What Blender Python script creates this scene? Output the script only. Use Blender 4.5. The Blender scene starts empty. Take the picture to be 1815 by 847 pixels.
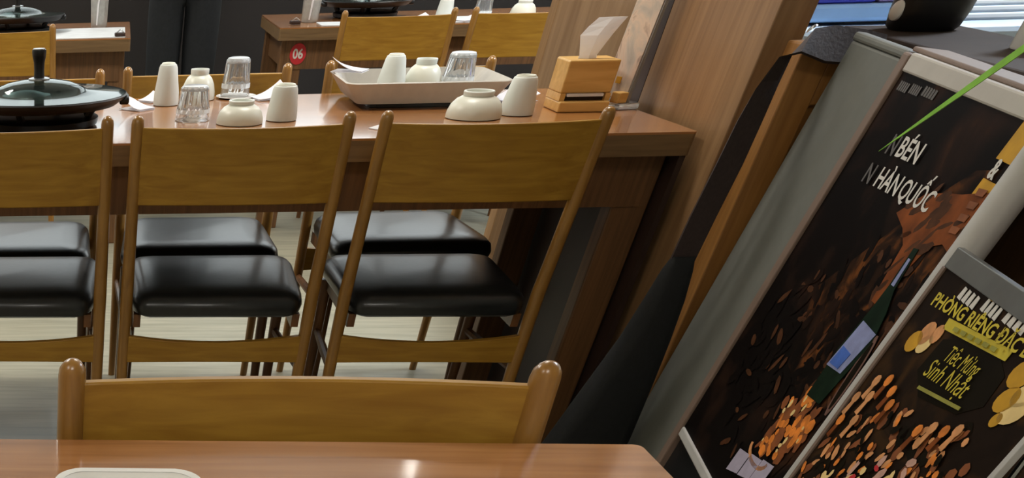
import bpy, math, random
from mathutils import Vector, Matrix
random.seed(7)
S = bpy.context.scene
COL = S.collection
PI = math.pi

# ---------------------------------------------------------------- camera
FPX, PX, PY = 1639.242, 3.58, 1580.395
PITCH, YAW, ROLL, EYE = 0.8097, -0.1162, -0.0367, 1.0996
cd = bpy.data.cameras.new('camera')
cam = bpy.data.objects.new('camera', cd); COL.objects.link(cam)
cd.sensor_fit = 'HORIZONTAL'; cd.sensor_width = 36.0
cd.lens = FPX / 1815 * 36.0
cd.shift_x = (907.5 - PX) / 1815
cd.shift_y = (PY - 423.5) / 1815
cd.clip_start = 0.02
fw = Vector((math.sin(YAW)*math.cos(PITCH), math.cos(YAW)*math.cos(PITCH), -math.sin(PITCH)))
rt = Vector((math.cos(YAW), -math.sin(YAW), 0)); up = rt.cross(fw)
r2 = math.cos(ROLL)*rt + math.sin(ROLL)*up; u2 = -math.sin(ROLL)*rt + math.cos(ROLL)*up
M = Matrix((r2, u2, -fw)).transposed().to_4x4(); M.translation = (0, 0, EYE)
cam.matrix_world = M
S.camera = cam

# ---------------------------------------------------------------- world, exposure
w = bpy.data.worlds.new('world'); S.world = w; w.use_nodes = True
w.node_tree.nodes['Background'].inputs[0].default_value = (0.86, 0.93, 0.94, 1)
w.node_tree.nodes['Background'].inputs[1].default_value = 2.2
S.view_settings.view_transform = 'Standard'; S.view_settings.look = 'None'
S.view_settings.gamma = 1.0; S.view_settings.use_curve_mapping = False
S.view_settings.exposure = 0.0
# ceiling lamps of the room: (x, y, size x, size y, watts, colour)
LAMPS = [(-1.3, 3.6, .6, .6, 26, (1, .96, .88)), (0.75, 3.6, .6, .6, 26, (1, .96, .88)),
         (-1.3, 5.9, .6, .6, 26, (1, .96, .88)), (2.15, 5.65, .6, .6, 24, (1, .96, .88)),
         (-1.3, 0.2, .6, .6, 5, (1, .95, .86)), (0.0, -0.4, .6, .6, 9, (1, .95, .86)),
         (2.9, 3.6, .6, .6, 70, (.78, .88, 1.0))]
CEIL = 2.75

# ---------------------------------------------------------------- materials
def srgb(r, g, b):
    f = lambda c: (c/255/12.92 if c/255 <= .04045 else ((c/255+.055)/1.055)**2.4)
    return (f(r), f(g), f(b), 1)

def base_mat(name):
    m = bpy.data.materials.new(name); m.use_nodes = True
    nt = m.node_tree
    return m, nt, nt.nodes['Principled BSDF']

def mat(name, col, rough=.5, var=.12, scale=18, bump=0.0, metal=0, coat=0, trans=0, ior=1.45, stretch=(1, 1, 1), spec=.5):
    m, nt, b = base_mat(name)
    tc = nt.nodes.new('ShaderNodeTexCoord'); mp = nt.nodes.new('ShaderNodeMapping')
    mp.inputs['Scale'].default_value = stretch
    nz = nt.nodes.new('ShaderNodeTexNoise'); nz.inputs['Scale'].default_value = scale; nz.inputs['Detail'].default_value = 5
    cr = nt.nodes.new('ShaderNodeValToRGB')
    c = col
    cr.color_ramp.elements[0].position = .3; cr.color_ramp.elements[1].position = .7
    cr.color_ramp.elements[0].color = tuple(max(0, x*(1-var)) for x in c[:3])+(1,)
    cr.color_ramp.elements[1].color = tuple(min(1, x*(1+var)) for x in c[:3])+(1,)
    L = nt.links.new
    L(tc.outputs['Object'], mp.inputs[0]); L(mp.outputs[0], nz.inputs['Vector']); L(nz.outputs['Fac'], cr.inputs[0])
    L(cr.outputs[0], b.inputs['Base Color'])
    b.inputs['Roughness'].default_value = rough; b.inputs['Metallic'].default_value = metal
    b.inputs['Coat Weight'].default_value = coat; b.inputs['Coat Roughness'].default_value = .12
    b.inputs['Transmission Weight'].default_value = trans; b.inputs['IOR'].default_value = ior
    b.inputs['Specular IOR Level'].default_value = spec
    if bump:
        bp = nt.nodes.new('ShaderNodeBump'); bp.inputs['Strength'].default_value = bump; bp.inputs['Distance'].default_value = .004
        L(nz.outputs['Fac'], bp.inputs['Height']); L(bp.outputs[0], b.inputs['Normal'])
    return m

def wood(name, c1, c2, rough=.4, grain=(1.5, 30, 30), scale=3, coat=0, bump=.05, spec=.5):
    """long fibres: noise squeezed across the grain, plus slow colour drift"""
    m, nt, b = base_mat(name); L = nt.links.new
    tc = nt.nodes.new('ShaderNodeTexCoord'); mp = nt.nodes.new('ShaderNodeMapping'); mp.inputs['Scale'].default_value = grain
    n1 = nt.nodes.new('ShaderNodeTexNoise'); n1.inputs['Scale'].default_value = scale; n1.inputs['Detail'].default_value = 6; n1.inputs['Distortion'].default_value = .6
    cr = nt.nodes.new('ShaderNodeValToRGB'); cr.color_ramp.elements[0].position = .32; cr.color_ramp.elements[1].position = .68
    cr.color_ramp.elements[0].color = c1; cr.color_ramp.elements[1].color = c2
    L(tc.outputs['Object'], mp.inputs[0]); L(mp.outputs[0], n1.inputs['Vector']); L(n1.outputs['Fac'], cr.inputs[0]); L(cr.outputs[0], b.inputs['Base Color'])
    b.inputs['Roughness'].default_value = rough; b.inputs['Coat Weight'].default_value = coat; b.inputs['Coat Roughness'].default_value = .08
    b.inputs['Specular IOR Level'].default_value = spec
    bp = nt.nodes.new('ShaderNodeBump'); bp.inputs['Strength'].default_value = bump; bp.inputs['Distance'].default_value = .003
    L(n1.outputs['Fac'], bp.inputs['Height']); L(bp.outputs[0], b.inputs['Normal'])
    return m

def emit(name, col, strength):
    m, nt, b = base_mat(name)
    b.inputs['Base Color'].default_value = col
    b.inputs['Emission Color'].default_value = col; b.inputs['Emission Strength'].default_value = strength
    return m

MT = {}
MT['chair_wood'] = wood('chair_wood', srgb(152, 108, 34), srgb(176, 132, 48), .42, (2, 26, 26), 3, .05, spec=.3)
MT['post_wood'] = wood('post_wood', srgb(138, 96, 38), srgb(164, 118, 54), .3, (26, 26, 2), 3, .25)
MT['shaded_leg'] = wood('shaded_chair_wood', srgb(96, 58, 26), srgb(124, 80, 38), .4, (26, 26, 2), 3, .1)  # chair wood toned darker, putting the shade under the seats into its colour
MT['leather'] = mat('black_leather', srgb(26, 29, 30), .3, .25, 60, .06, spec=.6, coat=.1)
MT['table_wood'] = wood('table_top_wood', srgb(146, 94, 50), srgb(180, 124, 74), .2, (1.2, 22, 22), 2.2, .45, .02)
MT['table_edge'] = wood('table_edge_wood', srgb(104, 80, 50), srgb(128, 100, 66), .5, (1.5, 30, 30), 3)
MT['table_leg'] = wood('table_leg_wood', srgb(92, 62, 34), srgb(118, 82, 48), .5, (30, 30, 1.5), 3)
MT['pillar_wood'] = wood('pillar_laminate', srgb(134, 100, 66), srgb(158, 122, 84), .42, (20, 20, 1.2), 2.5, .05)
MT['post_lam'] = wood('low_partition_laminate', srgb(140, 94, 44), srgb(168, 118, 62), .42, (24, 24, 1.4), 2.5)
MT['dark_trim'] = mat('dark_trim_paint', srgb(52, 36, 30), .5)
MT['floor'] = wood('floor_vinyl', srgb(144, 142, 124), srgb(172, 168, 148), .42, (1.2, 14, 1), 2.4, .1, .01)
MT['wall_dark'] = mat('dark_wall_panel', srgb(36, 32, 32), .6, .15, 3)
MT['wall_pale'] = mat('pale_wall_paint', srgb(226, 220, 208), .7, .04, 4)
MT['ceiling'] = mat('ceiling_paint', srgb(222, 220, 214), .8, .03, 4)
MT['ceramic'] = mat('ceramic_glaze', srgb(224, 228, 222), .4, .04, 14, spec=.5)
MT['ceramic_warm'] = mat('warm_ceramic_glaze', srgb(222, 222, 208), .34, .04, 12)
MT['white_glaze'] = mat('white_glaze', srgb(236, 234, 228), .2, .02, 10)
MT['glass'] = mat('tumbler_glass', srgb(250, 252, 254), .03, .01, 10, trans=.93, ior=1.45)
MT['glass_white'] = mat('frosted_glass_facets', srgb(240, 246, 250), .18, .02, 30, trans=.35, ior=1.5)
MT['lid_glass'] = mat('lid_glass', srgb(150, 166, 162), .06, .02, 10, trans=.98, ior=1.1, spec=.3)
MT['acrylic'] = mat('clear_acrylic', srgb(238, 240, 238), .08, .02, 10, trans=.8, ior=1.3)
MT['paper'] = mat('white_paper', srgb(240, 238, 240), .8, .03, 30)
def paper_mat(name, col, k):
    m = mat(name, col, .85, .03, 30); nt = m.node_tree; L = nt.links.new
    tr_ = nt.nodes.new('ShaderNodeBsdfTranslucent'); tr_.inputs[0].default_value = col
    mx = nt.nodes.new('ShaderNodeMixShader'); mx.inputs[0].default_value = k
    L(nt.nodes['Principled BSDF'].outputs[0], mx.inputs[1]); L(tr_.outputs[0], mx.inputs[2]); L(mx.outputs[0], nt.nodes['Material Output'].inputs[0])
    return m
MT['tissue'] = paper_mat('thin_tissue', srgb(248, 247, 248), .5)
MT['paper'] = paper_mat('napkin_paper', srgb(246, 245, 248), .3)
MT['mat_paper'] = mat('placemat_paper', srgb(214, 218, 222), .55, .08, 14)
MT['tray'] = mat('grey_tray_plastic', srgb(188, 182, 172), .5, .06, 40)
MT['black_iron'] = mat('black_cast_iron', srgb(26, 25, 27), .42, .2, 40, .08)
MT['black_plastic'] = mat('black_plastic', srgb(24, 25, 27), .32, .15, 20)
MT['steel'] = mat('brushed_steel', srgb(196, 200, 204), .28, .05, 30, metal=1)
MT['box_wood'] = wood('tissue_box_wood', srgb(206, 158, 84), srgb(226, 182, 108), .45, (2, 20, 20), 3)
MT['sign_grey'] = mat('grey_painted_board', srgb(108, 109, 103), .6, .05, 30)
MT['sign_trim'] = mat('taupe_trim', srgb(124, 104, 92), .5, .06, 20)
MT['alu'] = mat('aluminium_frame', srgb(208, 206, 204), .42, .05, 20, metal=.25)
MT['alu_white'] = mat('off_white_frame', srgb(186, 180, 172), .5, .05, 20)
MT['black_cloth'] = mat('black_cloth', srgb(20, 22, 24), .75, .25, 120, .15)
MT['strap'] = mat('dark_brown_webbing', srgb(54, 42, 40), .7, .2, 160, .2)
MT['counter_top'] = mat('dark_counter_laminate', srgb(58, 46, 40), .7, .12, 10, spec=.2)
MT['counter_wood'] = wood('counter_dark_wood', srgb(74, 50, 28), srgb(96, 66, 38), .5, (24, 24, 1.4), 2.5)
MT['blue'] = mat('blue_plastic', srgb(52, 58, 190), .4, .15, 8)
MT['lilac'] = mat('lilac_plastic', srgb(146, 128, 178), .45, .1, 8)
MT['pale_blue'] = mat('pale_blue_plastic', srgb(160, 200, 246), .4, .06, 8)
MT['freezer'] = mat('white_enamel', srgb(204, 222, 240), .35, .03, 8)
MT['rubber'] = mat('grey_rubber', srgb(136, 140, 142), .6, .06, 20)
MT['leaf'] = mat('lime_leaf', srgb(160, 228, 96), .45, .15, 30)
MT['pot'] = mat('terracotta', srgb(150, 92, 62), .8, .1, 20)
MT['soil'] = mat('soil', srgb(52, 38, 28), .95, .3, 60)
MT['red'] = mat('red_sticker', srgb(196, 44, 52), .5, .06, 20)
MT['ink_white'] = mat('white_ink', srgb(214, 210, 204), .6, .04, 20)
MT['ink_grey'] = mat('faded_white_ink', srgb(92, 88, 86), .6, .1, 20)
MT['ink_yellow'] = mat('yellow_ink', srgb(206, 186, 52), .6, .12, 30)
MT['ink_gold'] = mat('gold_ink', srgb(204, 152, 24), .6, .15, 30)
MT['ink_olive'] = mat('olive_ink', srgb(150, 146, 60), .6, .15, 30)
MT['ink_dark'] = mat('dark_ink', srgb(26, 21, 13), .6, .2, 20, spec=.05)
MT['ink_green'] = mat('bottle_green_ink', srgb(16, 34, 22), .5, .35, 40, spec=.1)
MT['ink_blue'] = mat('blue_ink', srgb(66, 104, 190), .5, .2, 40)
MT['ink_bluewhite'] = mat('blue_white_ink', srgb(138, 146, 190), .5, .2, 40)
MT['ink_orange'] = mat('orange_ink', srgb(226, 130, 44), .6, .35, 50)
MT['ink_rust'] = mat('rust_ink', srgb(132, 72, 30), .6, .35, 30)
MT['ink_brown'] = mat('brown_ink', srgb(74, 44, 24), .6, .4, 40, spec=.15)
MT['ink_arm'] = mat('grilled_brown_ink', srgb(122, 64, 26), .6, .4, 24, spec=.15)
MT['ink_dim'] = mat('dim_pink_ink', srgb(112, 84, 76), .6, .2, 40, spec=.15)
MT['ink_skin'] = mat('tan_ink', srgb(214, 150, 96), .6, .25, 60)
MT['ink_cream'] = mat('cream_ink', srgb(236, 206, 140), .6, .12, 40)
MT['ink_pink'] = mat('pale_pink_ink', srgb(206, 162, 146), .6, .2, 60)
MT['ink_lilac'] = mat('lilac_label_ink', srgb(176, 168, 190), .6, .08, 40)
MT['trousers'] = mat('dark_trousers', srgb(28, 31, 35), .8, .2, 60, .1)
MT['shirt'] = mat('dark_shirt', srgb(38, 40, 46), .85, .2, 60, .1)
MT['skin'] = mat('skin', srgb(196, 150, 120), .6, .06, 20)
MT['hair'] = mat('black_hair', srgb(22, 20, 20), .5, .3, 90, .2)
MT['shoe'] = mat('dark_shoe', srgb(38, 32, 28), .5, .1, 30)
MT['amber'] = mat('amber_print', srgb(206, 170, 96), .5, .2, 60)

def print_mat(name, stops, scale, detail=6, dist=1.5, rough=.5, stretch=(1, 1, 1)):
    """flat printed picture: blotches of the print's own colours"""
    m, nt, b = base_mat(name); L = nt.links.new
    tc = nt.nodes.new('ShaderNodeTexCoord'); mp = nt.nodes.new('ShaderNodeMapping'); mp.inputs['Scale'].default_value = stretch
    n = nt.nodes.new('ShaderNodeTexNoise'); n.inputs['Scale'].default_value = scale; n.inputs['Detail'].default_value = detail; n.inputs['Distortion'].default_value = dist
    cr = nt.nodes.new('ShaderNodeValToRGB')
    while len(cr.color_ramp.elements) < len(stops): cr.color_ramp.elements.new(.5)
    for e, (p, c) in zip(cr.color_ramp.elements, stops): e.position = p; e.color = c
    L(tc.outputs['Object'], mp.inputs[0]); L(mp.outputs[0], n.inputs['Vector']); L(n.outputs['Fac'], cr.inputs[0]); L(cr.outputs[0], b.inputs['Base Color'])
    b.inputs['Roughness'].default_value = rough; b.inputs['Specular IOR Level'].default_value = .04
    return m
MT['print_dark'] = print_mat('dark_food_print', [(0, srgb(8, 7, 7)), (.52, srgb(18, 13, 12)), (.66, srgb(40, 26, 20)), (.8, srgb(80, 48, 26)), (1, srgb(120, 70, 30))], 8, 8, .4)
MT['print_food'] = print_mat('grilled_meat_print', [(0, srgb(10, 8, 7)), (.45, srgb(24, 16, 13)), (.55, srgb(54, 34, 22)), (.66, srgb(112, 66, 32)), (.74, srgb(50, 30, 20)), (1, srgb(120, 90, 60))], 18, 8, .5)
MT['print_fire'] = print_mat('flame_print', [(0, srgb(80, 30, 14)), (.4, srgb(150, 70, 20)), (.55, srgb(230, 130, 40)), (.7, srgb(250, 190, 90)), (1, srgb(120, 50, 20))], 22)
MT['print_party'] = print_mat('party_poster_print', [(0, srgb(16, 12, 12)), (.5, srgb(36, 26, 20)), (.7, srgb(70, 48, 26)), (1, srgb(120, 80, 36))], 9)
MT['print_crowd'] = print_mat('crowd_print', [(0, srgb(30, 18, 14)), (.38, srgb(70, 34, 22)), (.48, srgb(190, 110, 60)), (.54, srgb(230, 170, 110)), (.6, srgb(150, 50, 36)), (.68, srgb(236, 214, 150)), (1, srgb(90, 60, 40))], 40, 8, .3)

# ---------------------------------------------------------------- mesh helpers
class MB:
    def __init__(s): s.v = []; s.f = []
    def add(s, vs, fs):
        o = len(s.v); s.v += [tuple(p) for p in vs]; s.f += [tuple(i+o for i in f) for f in fs]; return s
    def box(s, x0, x1, y0, y1, z0, z1):
        return s.add([(x0,y0,z0),(x1,y0,z0),(x1,y1,z0),(x0,y1,z0),(x0,y0,z1),(x1,y0,z1),(x1,y1,z1),(x0,y1,z1)],
                     [(0,3,2,1),(4,5,6,7),(0,1,5,4),(1,2,6,5),(2,3,7,6),(3,0,4,7)])
    def hexa(s, lo, hi):
        return s.add(list(lo)+list(hi), [(0,3,2,1),(4,5,6,7),(0,1,5,4),(1,2,6,5),(2,3,7,6),(3,0,4,7)])
    def rings(s, rings, cap0=True, cap1=True):
        n = len(rings[0]); vs = [p for r in rings for p in r]; fs = []
        for k in range(len(rings)-1):
            for i in range(n):
                j = (i+1) % n
                fs.append((k*n+i, k*n+j, (k+1)*n+j, (k+1)*n+i))
        if cap0: fs.append(tuple(range(n-1, -1, -1)))
        if cap1: fs.append(tuple((len(rings)-1)*n+i for i in range(n)))
        return s.add(vs, fs)
    def lathe(s, prof, n=32, flute=None, cap0=True, cap1=True, c=(0, 0, 0), sx=1, sy=1):
        R = []
        for k, (r, z) in enumerate(prof):
            ring = []
            for i in range(n):
                a = 2*PI*i/n
                rr = r*(1+(flute[1]*(math.cos(a*flute[0])) if flute and flute[2] <= k <= flute[3] else 0))
                ring.append((c[0]+rr*math.cos(a)*sx, c[1]+rr*math.sin(a)*sy, c[2]+z))
            R.append(ring)
        return s.rings(R, cap0, cap1)
    def tube(s, pts, rad, n=10, sx=1.0):
        """round bar along a path; rad is one number or one per point"""
        P = [Vector(p) for p in pts]; R = []
        for k, p in enumerate(P):
            t = (P[min(k+1, len(P)-1)]-P[max(k-1, 0)]).normalized()
            ref = Vector((1, 0, 0)) if abs(t.x) < .9 else Vector((0, 1, 0))
            b = t.cross(ref).normalized(); a = b.cross(t).normalized()
            r = rad[k] if isinstance(rad, (list, tuple)) else rad
            R.append([tuple(p+a*(r*sx*math.cos(2*PI*i/n))+b*(r*math.sin(2*PI*i/n))) for i in range(n)])
        return s.rings(R)
    def ribbon(s, pts, wv, nv, width, th):
        """flat band along pts: width along wv, thickness along nv (vectors per point or one)"""
        R = []
        for k, p in enumerate(pts):
            p = Vector(p); wk = Vector(wv[k] if isinstance(wv, list) else wv).normalized(); nk = Vector(nv[k] if isinstance(nv, list) else nv).normalized()
            ww = width[k] if isinstance(width, (list, tuple)) else width
            R.append([tuple(p-wk*ww/2-nk*th/2), tuple(p+wk*ww/2-nk*th/2), tuple(p+wk*ww/2+nk*th/2), tuple(p-wk*ww/2+nk*th/2)])
        return s.rings(R)
    def plate(s, outline, z0, z1):
        """outline in local xy, extruded from z0 to z1"""
        n = len(outline)
        return s.rings([[(x, y, z0) for x, y in outline], [(x, y, z1) for x, y in outline]])
    def build(s, name, m, parent=None, smooth=False, bevel=0, seg=2, sub=0):
        me = bpy.data.meshes.new(name); me.from_pydata(s.v, [], s.f); me.validate(); me.update()
        me.materials.append(MT[m] if isinstance(m, str) else m)
        bmn = __import__('bmesh'); bm = bmn.new(); bm.from_mesh(me); bmn.ops.recalc_face_normals(bm, faces=bm.faces); bm.to_mesh(me); bm.free()
        if smooth:
            for p in me.polygons: p.use_smooth = True
            try: me.set_sharp_from_angle(angle=math.radians(40))
            except Exception: pass
        o = bpy.data.objects.new(name, me); COL.objects.link(o)
        if parent: o.parent = parent
        if bevel:
            b = o.modifiers.new('bevel', 'BEVEL'); b.width = bevel; b.segments = seg; b.limit_method = 'ANGLE'; b.angle_limit = math.radians(40)
        if sub:
            b = o.modifiers.new('sub', 'SUBSURF'); b.levels = sub; b.render_levels = sub
        return o

def rrect(x0, x1, y0, y1, r, n=5):
    out = []
    for cx, cy, a0 in ((x1-r, y0+r, -PI/2), (x1-r, y1-r, 0), (x0+r, y1-r, PI/2), (x0+r, y0+r, PI)):
        for i in range(n+1):
            a = a0+PI/2*i/n; out.append((cx+r*math.cos(a), cy+r*math.sin(a)))
    return out

def tag(o, label, cat, group=None):
    o['label'] = label; o['category'] = cat
    if group: o['group'] = group
    return o
def thing(name, label, cat, loc=(0, 0, 0), rz=0, group=None):
    o = bpy.data.objects.new(name, None); COL.objects.link(o); o.empty_display_size = .05
    o.location = loc; o.rotation_euler = (0, 0, rz)
    return tag(o, label, cat, group)
def struct(o): o['kind'] = 'structure'; return o
def dup(root, loc, rz, label, group=None):
    def cp(o, par):
        c = o.copy(); COL.objects.link(c); c.parent = par
        for ch in list(o.children): cp(ch, c)
        return c
    r = cp(root, None); r.location = loc; r.rotation_euler = (0, 0, rz); r['label'] = label
    if group: r['group'] = group
    return r
def text_mesh(name, body, size, m, parent, loc, rz=0, shear=0, sx=1.0, bold=0.0, align='LEFT'):
    cu = bpy.data.curves.new(name, 'FONT'); cu.body = body; cu.size = size; cu.shear = shear; cu.offset = bold
    cu.align_x = align; cu.align_y = 'CENTER'; cu.resolution_u = 3
    tmp = bpy.data.objects.new('tmp_text', cu); COL.objects.link(tmp)
    dg = bpy.context.evaluated_depsgraph_get()
    me = bpy.data.meshes.new_from_object(tmp.evaluated_get(dg)); me.name = name
    bpy.data.objects.remove(tmp); bpy.data.curves.remove(cu)
    me.materials.clear(); me.materials.append(MT[m])
    o = bpy.data.objects.new(name, me); COL.objects.link(o); o.parent = parent
    o.location = loc; o.rotation_euler = (0, 0, rz); o.scale = (sx, 1, 1)
    return o

# ---------------------------------------------------------------- the room
XL, XR, YB, YF = -3.6, 4.4, -1.8, 7.6
struct(MB().box(XL, XR, YB, YF, -.05, 0).build('floor', 'floor'))
struct(MB().box(XL, XR, YB, YF, CEIL, CEIL+.06).build('ceiling', 'ceiling'))
WX0, WX1, WZ0, WZ1 = -3.0, 3.4, 1.22, 2.5
struct(MB().box(XL, XR, YF, YF+.1, 1.15, WZ0).box(XL, XR, YF, YF+.1, WZ1, CEIL).box(XL, WX0, YF, YF+.1, WZ0, WZ1).box(WX1, XR, YF, YF+.1, WZ0, WZ1).build('wall_back', 'wall_pale'))
win = bpy.data.objects.new('sheen_window', None); COL.objects.link(win); struct(win); win.location = (.2, YF, WZ0)  # unseen window, added so tables and seats pick up a pale sheen
wf = MB().box(WX0-.2, WX1-.2, .02, .08, 0, .05).box(WX0-.2, WX1-.2, .02, .08, WZ1-WZ0-.05, WZ1-WZ0); wf.build('sheen_window_frame', 'dark_trim', win)
for k in range(5):
    xm = WX0-.2+(WX1-WX0)*k/4
    MB().box(max(xm-.025, WX0-.2), min(xm+.025, WX1-.2), .02, .08, .05, WZ1-WZ0-.05).build('mullion', 'dark_trim', win)
pld = bpy.data.lights.new('sheen_window_portal', 'AREA'); pld.shape = 'RECTANGLE'; pld.size = WX1-WX0; pld.size_y = WZ1-WZ0; pld.cycles.is_portal = True
plo = bpy.data.objects.new('sheen_window_portal', pld); COL.objects.link(plo); plo.location = (.2, YF+.11, (WZ0+WZ1)/2); plo.rotation_euler = (-PI/2, 0, 0)
struct(MB().box(XL, XR, YF-.03, YF+.1, 0, 1.12).build('wall_back_wainscot', 'wall_dark'))
struct(MB().box(XL, XR, YF-.05, YF+.1, 1.12, 1.15).build('trim_2', 'dark_trim', bevel=.004))
struct(MB().box(XL-.1, XL, YB, YF, 0, CEIL).build('wall_left', 'wall_pale'))
struct(MB().box(XR, XR+.1, YB, YF, 0, CEIL).build('wall_right', 'wall_pale'))
struct(MB().box(XL, XR, YB-.1, YB, 0, CEIL).build('wall_front', 'wall_pale'))
# wood-laminate partition the middle table is pushed against, and a second one further back
struct(MB().box(1.302, 1.372, 2.655, 3.15, 0, CEIL).build('wall_pillar', 'pillar_wood', bevel=.003))
struct(MB().box(1.302, 1.36, 3.15, 3.235, 0, CEIL).build('shade_strip', 'dark_trim'))  # dark strip standing in for the shaded gap behind the pillar
struct(MB().box(1.42, 2.35, 4.3, 4.37, 0, CEIL).build('wall_partition', 'pillar_wood', bevel=.003))

# ceiling lamps
for i, (x, y, sx, sy, watts, c) in enumerate(LAMPS):
    where = ['over the left end of the middle table', 'over the right end of the middle table', 'over the far left table', 'over the far right table',
             'over the left of the near table', 'over the near table', 'over the white freezer'][i]
    t = thing('ceiling_light', 'square white ceiling light panel '+where, 'ceiling light', (x, y, CEIL-.035), 0, 'ceiling light panels')
    f = MB()
    for a, b, c_, d in ((-sx/2-.02, sx/2+.02, -sy/2-.02, -sy/2), (-sx/2-.02, sx/2+.02, sy/2, sy/2+.02), (-sx/2-.02, -sx/2, -sy/2, sy/2), (sx/2, sx/2+.02, -sy/2, sy/2)):
        f.box(a, b, c_, d, 0, .035)
    f.build('frame', 'white_glaze', t)
    MB().box(-sx/2, sx/2, -sy/2, sy/2, .008, .03).build('diffuser', emit('lamp_diffuser', c+(1,), 6.0), t)
    ld = bpy.data.lights.new('lamp', 'AREA'); ld.shape = 'RECTANGLE'; ld.size = sx; ld.size_y = sy; ld.energy = watts; ld.color = c
    lo = bpy.data.objects.new('lamp', ld); COL.objects.link(lo); lo.parent = t; lo.location = (0, 0, -.002)

# ---------------------------------------------------------------- tables
def table(name, label, x0, x1, y0, y1, rz=0, pivot=None, leg=.075, legd=.05, legs=None, apron=.1, zt=.74, th=.042, piv=None, group='wooden restaurant tables'):
    px, py = piv if piv else ((x0+x1)/2, (y0+y1)/2)
    t = thing(name, label, 'table', (px, py, 0), rz, group)
    a, b, c, d = x0-px, x1-px, y0-py, y1-py
    top = MB().plate(rrect(a, b, c, d, .008, 3), zt-.004, zt).build('tabletop', 'table_wood', t)
    MB().plate(rrect(a, b, c, d, .008, 3), zt-th, zt-.004).build('edge_band', 'table_edge', t)
    i = .045
    for nm, bx in (('apron', (a+i, b-i, c+i, c+i+.02)), ('apron', (a+i, b-i, d-i-.02, d-i)), ('apron', (a+i, a+i+.02, c+i+.02, d-i-.02)), ('apron', (b-i-.02, b-i, c+i+.02, d-i-.02))):
        MB().box(*bx, zt-th-apron, zt-th).build(nm, 'table_leg', t)
    for lx in (a+.022, b-.022-leg):
        for ly in (c+.05, d-.05-legd):
            MB().box(lx, lx+leg, ly, ly+legd, 0, zt-th).build('leg', 'table_leg', t, bevel=.004)
    return t
t2 = table('dining_table', 'long wooden table set with upturned cups, its end against the wood pillar', -.80, 1.284, 2.742, 3.50, math.radians(1.2), piv=(1.284, 2.742), leg=.082, legd=.055)
MB().box(-.016, -.003, .006, .70, .02, .697).build('shade_panel', 'dark_trim', t2)  # added dark board that paints the shade under the table end
table('dining_table', 'nearest wooden table along the bottom edge with a white dish on it', -1.0, .515, .22, .966, 0, leg=.055)
table('dining_table', 'far left wooden table behind the glass-lidded pan', -1.55, .058, 5.37, 6.25, 0, leg=.07)
t4 = table('dining_table', 'far right wooden table with a red number sticker on its leg', .715, 2.30, 5.66, 6.45, 0, leg=.10)
# the table number
stk = MB().lathe([(.036, 0), (.036, .002)], 28).build('number_sticker', 'red', t4)
stk.rotation_euler = (PI/2, 0, 0); stk.location = (.815-1.5075, 5.7035-6.055, .650)
stk['label'] = 'round red sticker with white number'
text_mesh('number', '06', .046, 'ink_white', stk, (0, -.001, .0026), align='CENTER', bold=.0012)

# ---------------------------------------------------------------- chairs
def post_y(z):   # rear post leans back above the seat
    return .03+.02*(z/.3) if z < .3 else (.05 if z < .45 else .05-.05*(z-.45)/.35)
def make_chair():
    t = thing('dining_chair', '', 'chair')
    for s in (-1, 1):
        zs = [0, .15, .3, .45, .55, .65, .74, .785]
        pts = [(s*.2255, post_y(z), z) for z in zs]; rad = [.0115, .0135, .0155, .0160, .0150, .0145, .0140, .0140]
        for a in (25, 50, 70, 86):
            pts.append((s*.2255, post_y(.786), .786+.014*math.sin(math.radians(a)))); rad.append(.014*math.cos(math.radians(a)))
        MB().tube(pts, rad, 12).build('post', 'post_wood', t, smooth=True)
    # curved back panel
    R = []; n = 14
    for k in range(n+1):
        x = -.2255+.451*k/n; q = 1-(2*k/n-1)**2
        dy = -.024*q
        z0, z1 = .637+.002*q, .779-.002*q
        R.append([(x, post_y(z0)+dy-.006, z0), (x, post_y(z0)+dy+.006, z0), (x, post_y(z1)+dy+.006, z1), (x, post_y(z1)+dy-.006, z1)])
    MB().rings(R).build('back_panel', 'chair_wood', t, smooth=True, bevel=.002)
    # padded seat
    lv = [(.404, .014), (.410, .003), (.424, 0), (.438, .004), (.448, .016), (.454, .04), (.457, .08)]
    R = []
    for z, i in lv:
        ring = []
        for (u, v_) in rrect(-1, 1, 0, 1, .16, 4):
            y = .030+i+(v_)*(.425-2*i); hw = .208+.017*(y/.45)-i
            if v_ < .3: y -= .014*(1-(u)**2)*(1-v_/.3)
            ring.append((u*hw, y, z))
        R.append(ring)
    MB().rings(R).build('seat', 'leather', t, smooth=True)
    f = MB()
    f.box(-.205, -.187, .055, .40, .378, .406).box(.187, .205, .055, .40, .378, .406).box(-.187, .187, .34, .36, .385, .406)
    f.build('seat_frame', 'shaded_leg', t)
    for s in (-1, 1):
        MB().tube([(s*.208, .425, 0), (s*.205, .41, .2), (s*.205, .405, .40)], [.011, .014, .016], 10).build('leg', 'shaded_leg', t, smooth=True)
        MB().tube([(s*.2255, .052, .285), (s*.215, .23, .28), (s*.205, .408, .275)], [.009, .011, .009], 8).build('side_stretcher', 'shaded_leg', t, smooth=True)
    R = []
    for k in range(n+1):
        x = -.2255+.451*k/n; q = 1-(2*k/n-1)**2; zc = .332-.004*q; h = .031-.009*q
        y = post_y(.33)-.012*q
        R.append([(x, y-.009, zc-h), (x, y+.009, zc-h), (x, y+.009, zc+h), (x, y-.009, zc+h)])
    MB().rings(R).build('back_stretcher', 'chair_wood', t, smooth=True, bevel=.002)
    return t
chair0 = make_chair()
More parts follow.
